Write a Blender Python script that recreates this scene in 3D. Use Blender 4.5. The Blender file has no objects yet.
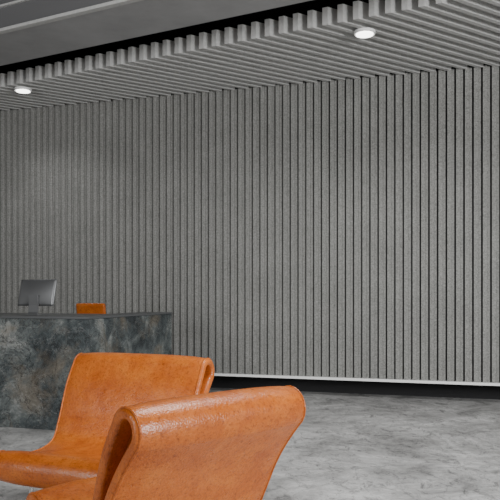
import bpy, bmesh, math, random
from mathutils import Vector, Matrix
random.seed(4)
C=bpy.context.scene
def link(o): C.collection.objects.link(o); return o
def empty(name,loc=(0,0,0),rz=0):
    o=bpy.data.objects.new(name,None); link(o); o.location=loc; o.rotation_euler=(0,0,rz); return o
def meshobj(name,verts,faces,mat,parent=None,smooth=False):
    m=bpy.data.meshes.new(name); m.from_pydata([tuple(v) for v in verts],[],faces); m.update()
    bm=bmesh.new(); bm.from_mesh(m); bmesh.ops.recalc_face_normals(bm,faces=bm.faces); bm.to_mesh(m); bm.free()
    if smooth:
        for p in m.polygons: p.use_smooth=True
    m.materials.append(mat); o=link(bpy.data.objects.new(name,m))
    if parent: o.parent=parent
    return o
def prism(V,F,poly,z0,z1):
    n=len(poly); b=len(V)
    V+= [(p[0],p[1],z0) for p in poly]+[(p[0],p[1],z1) for p in poly]
    F.append([b+i for i in range(n)][::-1]); F.append([b+n+i for i in range(n)])
    for i in range(n):
        j=(i+1)%n; F.append([b+i,b+j,b+n+j,b+n+i])
def pobj(name,poly,z0,z1,mat,parent=None,bevel=0):
    V=[];F=[]; prism(V,F,poly,z0,z1); o=meshobj(name,V,F,mat,parent)
    if bevel:
        b=o.modifiers.new('b','BEVEL'); b.width=bevel; b.segments=3
    return o
def box(name,c,s,mat,parent=None,bevel=0,rot=None):
    x,y,z=[k/2 for k in s]
    o=pobj(name,[(-x,-y),(x,-y),(x,y),(-x,y)],-z,z,mat,parent,bevel)
    o.location=c
    if rot: o.rotation_euler=rot
    return o
def cyl(name,c,r,h,mat,parent=None,r2=None,n=40,bevel=0):
    bm=bmesh.new(); bmesh.ops.create_cone(bm,cap_ends=True,segments=n,radius1=r,radius2=r if r2 is None else r2,depth=h)
    m=bpy.data.meshes.new(name); bm.to_mesh(m); bm.free(); m.materials.append(mat)
    o=link(bpy.data.objects.new(name,m)); o.location=c
    if parent:o.parent=parent
    if bevel:
        b=o.modifiers.new('b','BEVEL'); b.width=bevel; b.segments=3
    return o
# ---------- materials
def mat(name,base=(.5,.5,.5),rough=.5,metal=0,spec=.5):
    m=bpy.data.materials.new(name); m.use_nodes=True; nt=m.node_tree; b=nt.nodes['Principled BSDF']
    b.inputs['Base Color'].default_value=(*base,1); b.inputs['Roughness'].default_value=rough
    b.inputs['Metallic'].default_value=metal; b.inputs['Specular IOR Level'].default_value=spec
    return m,nt,b
def nd(nt,t,**k):
    n=nt.nodes.new(t)
    for a,v in k.items():
        if a in n.inputs: n.inputs[a].default_value=v
        else: setattr(n,a,v)
    return n
def noise(nt,scale,detail=4,rough=.6,vec=None,dist=0):
    n=nd(nt,'ShaderNodeTexNoise'); n.inputs['Scale'].default_value=scale; n.inputs['Detail'].default_value=detail
    n.inputs['Roughness'].default_value=rough; n.inputs['Distortion'].default_value=dist
    if vec: nt.links.new(vec,n.inputs['Vector'])
    return n.outputs['Fac']
def ramp(nt,fac,stops):
    r=nd(nt,'ShaderNodeValToRGB'); e=r.color_ramp.elements
    while len(e)<len(stops): e.new(.5)
    for i,(p,c) in enumerate(stops):
        e[i].position=p; e[i].color=(*c,1) if len(c)==3 else c
    nt.links.new(fac,r.inputs['Fac']); return r.outputs['Color']
def mix(nt,a,b,fac,mode='MIX'):
    m=nd(nt,'ShaderNodeMix',data_type='RGBA',blend_type=mode)
    for s,v in ((6,a),(7,b),(0,fac)):
        if hasattr(v,'links'): nt.links.new(v,m.inputs[s])
        else: m.inputs[s].default_value=v if s==0 else (*v,1)
    return m.outputs[2]
def bump(nt,b,h,strength,dist=.01,prev=None):
    n=nd(nt,'ShaderNodeBump'); n.inputs['Strength'].default_value=strength; n.inputs['Distance'].default_value=dist
    nt.links.new(h,n.inputs['Height'])
    if prev: nt.links.new(prev,n.inputs['Normal'])
    nt.links.new(n.outputs[0],b.inputs['Normal']); return n.outputs[0]
def obj(nt): return nd(nt,'ShaderNodeTexCoord').outputs['Object']
def mapped(nt,scale,rot=(0,0,0)):
    m=nd(nt,'ShaderNodeMapping'); m.inputs['Scale'].default_value=scale; m.inputs['Rotation'].default_value=rot
    nt.links.new(obj(nt),m.inputs['Vector']); return m.outputs[0]

felt,nt,b=mat('grey_felt',rough=.9,spec=.15)
v=obj(nt); c1=ramp(nt,noise(nt,60,5,.85,v),[(.3,(.105,.105,.10)),(.7,(.38,.38,.362))])
c2=ramp(nt,noise(nt,2.5,3,.5,v),[(.3,(.92,.92,.92)),(.7,(1.05,1.05,1.05))])
nt.links.new(mix(nt,c1,c2,1.0,'MULTIPLY'),b.inputs['Base Color']); bump(nt,b,noise(nt,150,3,.7,v),.3,.004)
feltb,_,_=mat('felt_backing',(.04,.04,.04),.95,0,.1)

baf,nt,b=mat('baffle_grey',rough=.7,spec=.2)
v=obj(nt); nt.links.new(ramp(nt,noise(nt,30,4,.6,v),[(.3,(.45,.45,.44)),(.7,(.54,.54,.525))]),b.inputs['Base Color'])
black,_,_=mat('matt_black',(.006,.006,.007),.85,0,.1)
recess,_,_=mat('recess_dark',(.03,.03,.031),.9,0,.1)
beamm,nt,b=mat('beam_grey',rough=.6)
nt.links.new(ramp(nt,noise(nt,3,5,.6,obj(nt)),[(.3,(.31,.31,.312)),(.7,(.38,.38,.382))]),b.inputs['Base Color'])
fasc,_,_=mat('fascia_dark',(.13,.13,.133),.6)
white,_,_=mat('white_trim',(.88,.88,.87),.5)
steel,_,_=mat('brushed_steel',(.5,.5,.5),.3,1)
alu,_,_=mat('aluminium',(.24,.245,.25),.4,.7)
plastic,_,_=mat('black_plastic',(.02,.02,.02),.4)
lamp,nt,b=mat('lamp_glow',(1,1,1)); b.inputs['Emission Color'].default_value=(1,.98,.94,1); b.inputs['Emission Strength'].default_value=6

lea,nt,b=mat('cognac_leather',rough=.4,spec=.5)
v=obj(nt)
c=ramp(nt,noise(nt,6,7,.78,v,.3),[(.3,(.38,.078,.010)),(.5,(.54,.135,.018)),(.7,(.66,.195,.032))])
sp=ramp(nt,noise(nt,80,6,.88,v),[(.35,(.3,.24,.2)),(.49,(1,1,1))])
nt.links.new(mix(nt,c,sp,.85,'MULTIPLY'),b.inputs['Base Color'])
nt.links.new(ramp(nt,noise(nt,15,4,.7,v),[(.3,(.25,.25,.25)),(.7,(.40,.40,.40))]),b.inputs['Roughness'])
vo=nd(nt,'ShaderNodeTexVoronoi'); vo.inputs['Scale'].default_value=130; nt.links.new(v,vo.inputs['Vector'])
p=bump(nt,b,vo.outputs['Distance'],.28,.003); p=bump(nt,b,noise(nt,6,3,.5,v,.4),.22,.02,p)
bump(nt,b,noise(nt,30,5,.7,v,.8),.18,.006,p)

stone,nt,b=mat('slate_stone',rough=.42)
v=mapped(nt,(1,1,1),(.0,.5,.3))
n1=noise(nt,2.4,15,.76,v,.35)
c=ramp(nt,n1,[(.37,(.028,.035,.038)),(.46,(.09,.11,.115)),(.54,(.19,.215,.21)),(.64,(.46,.475,.455))])
br=ramp(nt,noise(nt,1.6,9,.7,v,.4),[(.5,(0,0,0)),(.6,(1,1,1))])
c=mix(nt,c,(.28,.215,.14),mix(nt,(0,0,0),(.5,.5,.5),br))
n3=noise(nt,2.6,9,.6,v,.5)
vein=ramp(nt,n3,[(.488,(1,1,1)),(.498,(.06,.06,.06)),(.508,(1,1,1))])
n5=noise(nt,3.4,8,.6,mapped(nt,(1,1,1),(1.1,.2,1.3)),.4)
veinb=ramp(nt,n5,[(.489,(1,1,1)),(.498,(.1,.1,.1)),(.507,(1,1,1))])
n4=noise(nt,3.0,9,.6,mapped(nt,(1,1,1.6),(.3,1.1,.3)),.5)
vein2=ramp(nt,n4,[(.493,(0,0,0)),(.499,(.5,.5,.5)),(.505,(0,0,0))])
c=mix(nt,c,vein,.9,'MULTIPLY'); c=mix(nt,c,veinb,.8,'MULTIPLY'); c=mix(nt,c,(.6,.6,.57),vein2)
nt.links.new(c,b.inputs['Base Color'])
p=bump(nt,b,n1,1,.2); p=bump(nt,b,n3,.9,.1,p); bump(nt,b,noise(nt,40,5,.7,v),.5,.012,p)
dtop,_,_=mat('desk_top_dark',(.08,.084,.086),.4)

flo,nt,b=mat('polished_concrete',rough=.4)
v=obj(nt)
c=ramp(nt,noise(nt,1.3,14,.8,v,.5),[(.36,(.22,.218,.213)),(.5,(.46,.457,.447)),(.62,(.71,.705,.69))])
sp=ramp(nt,noise(nt,9,10,.85,mapped(nt,(1,.6,1),(0,0,.5)),.8),[(.39,(.3,.3,.3)),(.48,(1,1,1)),(1,(1.05,1.05,1.05))])
ck=ramp(nt,noise(nt,1.7,9,.6,v,.8),[(.494,(1,1,1)),(.5,(.3,.3,.3)),(.506,(1,1,1))])
c=mix(nt,c,sp,.85,'MULTIPLY'); c=mix(nt,c,ck,.7,'MULTIPLY')
nt.links.new(c,b.inputs['Base Color'])
nt.links.new(ramp(nt,noise(nt,4,6,.7,v),[(.3,(.28,.28,.28)),(.7,(.48,.48,.48))]),b.inputs['Roughness'])
bump(nt,b,noise(nt,18,6,.7,v),.2,.01)

# ---------- wall
H=3.85
W0=Vector((-3.54,9.9)); dw=Vector((.956,-.294)).normalized(); nw=Vector((-dw.y,dw.x))
if nw.y<0: nw=-nw
def wp(t,d): p=W0+dw*t+nw*d; return (p.x,p.y)
TL,TR=-4.0,11.0
wall=empty('wall_back')
V=[];F=[]
prism(V,F,[wp(TL,.06),wp(TR,.06),wp(TR,.17),wp(TL,.17)],.26,H+.1)
meshobj('backing',V,F,feltb,wall)
V=[];F=[]
pitch=.098; t=TL
while t<TR:
    prism(V,F,[wp(t,.0),wp(t+.042,.0),wp(t+.046,.004),wp(t+.046,.028),wp(t+.079,.028),wp(t+.079,.065),wp(t,.065)],.25,H+.02)
    t+=pitch
meshobj('slats',V,F,felt,wall)
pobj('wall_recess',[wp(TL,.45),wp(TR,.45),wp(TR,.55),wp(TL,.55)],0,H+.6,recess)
pobj('trim_1',[wp(TL,-.02),wp(TR,-.02),wp(TR,.17),wp(TL,.17)],.22,.25,white)
meshobj('floor',[(-14,-8,0),(14,-8,0),(14,14,0),(-14,14,0)],[[0,1,2,3]],flo)

# ---------- ceiling
P0=Vector((-3.125,8.75)); de=Vector((.886,-.463)).normalized(); bd=Vector((.835,.55)).normalized(); ne=Vector((.463,.886)).normalized()
def ep(t,d): p=P0+de*t+ne*d; return (p.x,p.y)
pb=Vector((-bd.y,bd.x)); V=[];F=[]
def hit(p):
    return p+bd*((W0-p).dot(nw)/bd.dot(nw))
def cut(p):
    return p+bd*((P0-p).dot(ne)/bd.dot(ne))
k=-24
while k<58:
    c=P0+de*(k*.155); hw=.024
    a=cut(c+pb*hw); b_=cut(c-pb*hw); a2=hit(c+pb*hw); b2=hit(c-pb*hw)
    if (a2-a).dot(bd)>0.1: prism(V,F,[tuple(b_),tuple(b2),tuple(a2),tuple(a)],H,H+.17)
    k+=1
meshobj('ceiling_baffles',V,F,baf)
meshobj('ceiling',[(-14,-8,4.45),(14,-8,4.45),(14,14,4.45),(-14,14,4.45)],[[0,1,2,3]],black)
bm_=empty('ceiling_beam')
pobj('beam_body',[ep(-5,-1.28),ep(12,-1.28),ep(12,-.58),ep(-5,-.58)],H,4.44,beamm,bm_)
pobj('beam_fascia',[ep(-5,-1.31),ep(12,-1.31),ep(12,-1.285),ep(-5,-1.285)],H+.03,4.44,fasc,bm_)
pobj('beam_edge_strip',[ep(-5,-1.34),ep(12,-1.34),ep(12,-1.28),ep(-5,-1.28)],H-.005,H+.025,baf,bm_)
pobj('beam_upper_strip',[ep(-5,-1.335),ep(12,-1.335),ep(12,-1.3),ep(-5,-1.3)],H+.24,H+.26,baf,bm_)
for i,(x,y) in enumerate([(1.13,6.9),(-2.86,8.82)]):
    e=empty('downlight' if i==0 else 'downlight.001',(x,y,H))
    cyl('housing',(0,0,-.015),.105,.03,white,e,bevel=.005)
    cyl('lens',(0,0,-.033),.085,.008,lamp,e)
    l=bpy.data.lights.new('bulb','SPOT'); l.energy=40; l.spot_size=2.2; l.spot_blend=.8; l.shadow_soft_size=.08
    lo=link(bpy.data.objects.new('bulb',l)); lo.location=(0,0,-.06); lo.parent=e

# ---------- reception desk
D0=Vector((-1.47,6.36))
def dp(a,bk): p=D0-dw*a+nw*bk; return (p.x,p.y)
desk=empty('reception_desk')
pobj('front_panel',[dp(4.2,0),dp(0,0),dp(0,.3),dp(4.2,.3)],0,1.03,stone,desk,.008)
pobj('side_panel',[dp(.35,.301),dp(0,.301),dp(0,1.9),dp(.35,1.9)],0,1.03,stone,desk,.008)
pobj('counter_front',[dp(4.2,-.004),dp(-.004,-.004),dp(-.004,1.0),dp(4.2,1.0)],1.031,1.05,dtop,desk)
pobj('counter_side',[dp(.36,1.001),dp(-.004,1.001),dp(-.004,1.904),dp(.36,1.904)],1.031,1.05,dtop,desk)

# ---------- monitor
ang=math.atan2(dw.y,dw.x)
mo=empty('computer_monitor',(-2.14,7.03,1.05),ang-.15)
def slab(name,w,h,d,matl,par,loc,tilt,bulge):
    V=[];F=[];n=16;m=12
    for j in range(m+1):
        for i in range(n+1):
            x=-1+2*i/n; z=-1+2*j/m
            y=-bulge*(1-x*x)*(1-z*z)**.8
            V.append((x*w/2,y,z*h/2))
    for j in range(m):
        for i in range(n):
            a=j*(n+1)+i; F.append([a,a+1,a+n+2,a+n+1])
    base=len(V)
    V+=[(-w/2,d,-h/2),(w/2,d,-h/2),(w/2,d,h/2),(-w/2,d,h/2)]
    bot=[i for i in range(n+1)]; top=[m*(n+1)+i for i in range(n+1)]
    lf=[j*(n+1) for j in range(m+1)]; rt=[j*(n+1)+n for j in range(m+1)]
    F+=[[base+1,base]+bot, [base+3,base+2]+top[::-1],[base,base+3]+lf[::-1],[base+2,base+1]+rt,[base,base+1,base+2,base+3]]
    o=meshobj(name,V,F,matl,par); o.location=loc; o.rotation_euler=(tilt,0,0)
    for p in o.data.polygons[:n*m]: p.use_smooth=True
    return o
slab('shell',.46,.27,.012,alu,mo,(0,0,.225),-.2,.03)
o=box('screen',(0,.0148,.225),(.44,.004,.25),plastic,mo,rot=(-.2,0,0))
pts=[(-.055,.20),(-.05,.10),(-.058,.03),(-.07,.008)]
V=[];F=[]
for y,z in pts:
    V+=[(-.06,y,z),(.06,y,z),(.06,y+.012,z),(-.06,y+.012,z)]
for i in range(3):
    for j in range(4): F.append([i*4+j,i*4+(j+1)%4,i*4+4+(j+1)%4,i*4+4+j])
F+=[[0,1,2,3],[12,13,14,15]]
meshobj('stand',V,F,alu,mo)
box('foot',(0,.01,.0045),(.16,.17,.008),alu,mo,.002)

# ---------- upholstered loop
def catmull(P,n):
    out=[]; Q=[P[0]]+P+[P[-1]]
    for i in range(1,len(Q)-2):
        for k in range(n):
            t=k/n; p0,p1,p2,p3=[Vector(q) for q in Q[i-1:i+3]]
            out.append(.5*((2*p1)+(-p0+p2)*t+(2*p0-5*p1+4*p2-p3)*t*t+(-p0+3*p1-3*p2+p3)*t**3))
    out.append(Vector(P[-1])); return out
def loop_pts(mid,off):
    M=catmull(mid,8); N=len(M)
    T=[(M[min(i+1,N-1)]-M[max(i-1,0)]).normalized() for i in range(N)]
    L=[]
    def o_(i): return off(i/(N-1))
    for i in range(N): L.append((M[i]+Vector((-T[i].y,T[i].x))*o_(i),Vector((-T[i].y,T[i].x))))
    for k in range(1,10):
        a=math.pi*k/10; n=Vector((-T[-1].y,T[-1].x))*math.cos(a)+T[-1]*math.sin(a); L.append((M[-1]+n*o_(N-1),n))
    for i in reversed(range(N)): L.append((M[i]-Vector((-T[i].y,T[i].x))*o_(i),-Vector((-T[i].y,T[i].x))))
    for k in range(1,10):
        a=math.pi*k/10; n=-Vector((-T[0].y,T[0].x))*math.cos(a)-T[0]*math.sin(a); L.append((M[0]+n*o_(0),n))
    return L
def loopband(name,mid,off,half,width,matl,parent,taper=lambda u,v:1,crown=.008,r=.016):
    L=loop_pts(mid,off)
    cs=[]
    ns=14
    for i in range(ns+1):
        w=-1+2*i/ns; cs.append((w,0,1))
    sec=[]
    for w,_,_ in cs: sec.append((w*(width/2-r),half,crown*(1-w**4)))
    for k in range(1,6):
        a=math.pi*k/6; sec.append((width/2-r+r*math.sin(a),half*math.cos(a),0))
    for w,_,_ in reversed(cs): sec.append((w*(width/2-r),-half,0))
    for k in range(1,6):
        a=math.pi*k/6; sec.append((-(width/2-r+r*math.sin(a)),-half*math.cos(a),0))
    V=[];F=[];m=len(sec)
    for p,n in L:
        tp=taper(p.x,p.y)
        for w,h,cr in sec:
            q=p+n*(h+cr); V.append((w*tp,q.x,q.y))
    K=len(L)
    for i in range(K):
        for j in range(m):
            F.append([i*m+j,i*m+(j+1)%m,((i+1)%K)*m+(j+1)%m,((i+1)%K)*m+j])
    return meshobj(name,V,F,matl,parent,True)
def tube(name,pts,r,matl,parent,cyc=False):
    c=bpy.data.curves.new(name,'CURVE'); c.dimensions='3D'; s=c.splines.new('POLY'); s.points.add(len(pts)-1)
    for i,p in enumerate(pts): s.points[i].co=(*p,1)
    s.use_cyclic_u=cyc
    c.bevel_depth=r; c.bevel_resolution=4; c.materials.append(matl)
    o=link(bpy.data.objects.new(name,c)); o.parent=parent; return o
def lounge(name,loc,rz,width):
    e=empty(name,(*loc,0),rz)
    mid=[(.53,.380),(.42,.35),(.25,.328),(.10,.345),(.01,.40),(-.045,.50),(-.095,.61),(-.15,.71),(-.222,.812)]
    tp=lambda u,v: 1-.14*max(0,min(1,(u+.1)/.6))
    def off(s):
        if s<.5: return .053-.019*s/.5
        if s<.68: return .034
        return .034+.026*((s-.68)/.32)**1.2
    loopband('shell',mid,off,.021,width,lea,e,tp,crown=.012,r=.02)
    for sg in (-1,1):
        tube('welt_%d'%(1 if sg<0 else 2),[(sg*(width/2-.014)*tp(p.x,p.y),(p+n*.0195).x,(p+n*.0195).y) for p,n in loop_pts(mid,off)],.0045,lea,e,True)
    M=catmull(mid,6); N=len(M)
    V=[];F=[];pr=[]
    for sg in (1,-1):
        rng=range(N) if sg>0 else reversed(range(N))
        for i in rng:
            T=(M[min(i+1,N-1)]-M[max(i-1,0)]).normalized(); n=Vector((-T.y,T.x))
            pr.append(M[i]+n*sg*(off(i/(N-1))-.012))
    K=len(pr)
    for x in (-.32,.32):
        for q in pr: V.append((x,q.x,q.y))
    for i in range(K): F.append([i,(i+1)%K,K+(i+1)%K,K+i])
    for i in range(N-1):
        for b0 in (0,K): F.append([b0+i,b0+i+1,b0+K-2-i,b0+K-1-i])
    meshobj('inner_core',V,F,lea,e)
    for s in (-1,1):
        x=.27*s
        tube('leg_%d'%(1 if s<0 else 2),[(x,.02,.31),(x,-.02,.2),(x*1.1,-.06,.013),(x*1.1,.46,.013),(x,.42,.2),(x,.42,.31)],.011,steel,e)
    box('seat_rail',(0,.22,.262),(.56,.3,.012),steel,e)
    return e
lounge('lounge_chair',(-.725,3.92),math.radians(157),.89)
lounge('lounge_chair.001',(-.270,2.650),math.radians(43),.78)

# ---------- office chair behind desk
oc=empty('office_chair',(-1.78,7.95,0),ang+.1)
loopband('backrest',[(0,.62),(-.01,.75),(-.02,.9),(-.05,1.02),(-.07,1.13)],lambda s:.012,.014,.34,lea,oc,crown=.004,r=.012)
so=loopband('seat',[(.46,.5),(.3,.49),(.15,.49),(.02,.5)],lambda s:.016,.016,.48,lea,oc,crown=.004,r=.012)
tube('back_stem',[(0,.25,.455),(0,.0,.46),(0,-.05,.55),(0,-.04,.7)],.014,steel,oc)
cyl('column',(0,.24,.27),.025,.38,steel,oc)
for k in range(5):
    a=k*2*math.pi/5
    tube('foot_%d'%(k+1),[(0,.24,.1),(.3*math.cos(a),.24+.3*math.sin(a),.07)],.016,steel,oc)
    cyl('castor_%d'%(k+1),(.3*math.cos(a),.24+.3*math.sin(a),.03),.028,.055,plastic,oc)

# ---------- lights
def area(name,loc,target,size,sy,e,col=(1,1,1)):
    l=bpy.data.lights.new(name,'AREA'); l.shape='RECTANGLE'; l.size=size; l.size_y=sy; l.energy=e; l.color=col
    o=link(bpy.data.objects.new(name,l)); o.location=loc
    o.rotation_euler=(Vector(target)-Vector(loc)).to_track_quat('-Z','Y').to_euler(); return o
area('key_area_right',(6.0,-1.5,2.8),(1,8,1.6),2.6,2.2,700)  # added key light out of view, no window; wall dims towards the left
area('fill_area_left',(-5.5,-1,2.6),(-1,8,1.6),2.4,2.0,220)  # added fill from behind left, lifts the desk front; no window there
area('fill_area_top',(1.0,3.6,4.3),(1.0,4.2,0),1.8,1.0,160)  # added overhead fill above the seating, not an actual ceiling fitting
w=bpy.data.worlds.new('World'); C.world=w; w.use_nodes=True
w.node_tree.nodes['Background'].inputs['Color'].default_value=(1,.995,.985,1)
w.node_tree.nodes['Background'].inputs['Strength'].default_value=.33

cam=bpy.data.cameras.new('camera'); co=link(bpy.data.objects.new('camera',cam)); co.location=(0,0,1.25); co.rotation_euler=(math.pi/2,0,0)
cam.lens=50.4; cam.sensor_width=36; cam.shift_y=.09; cam.clip_end=200
C.camera=co
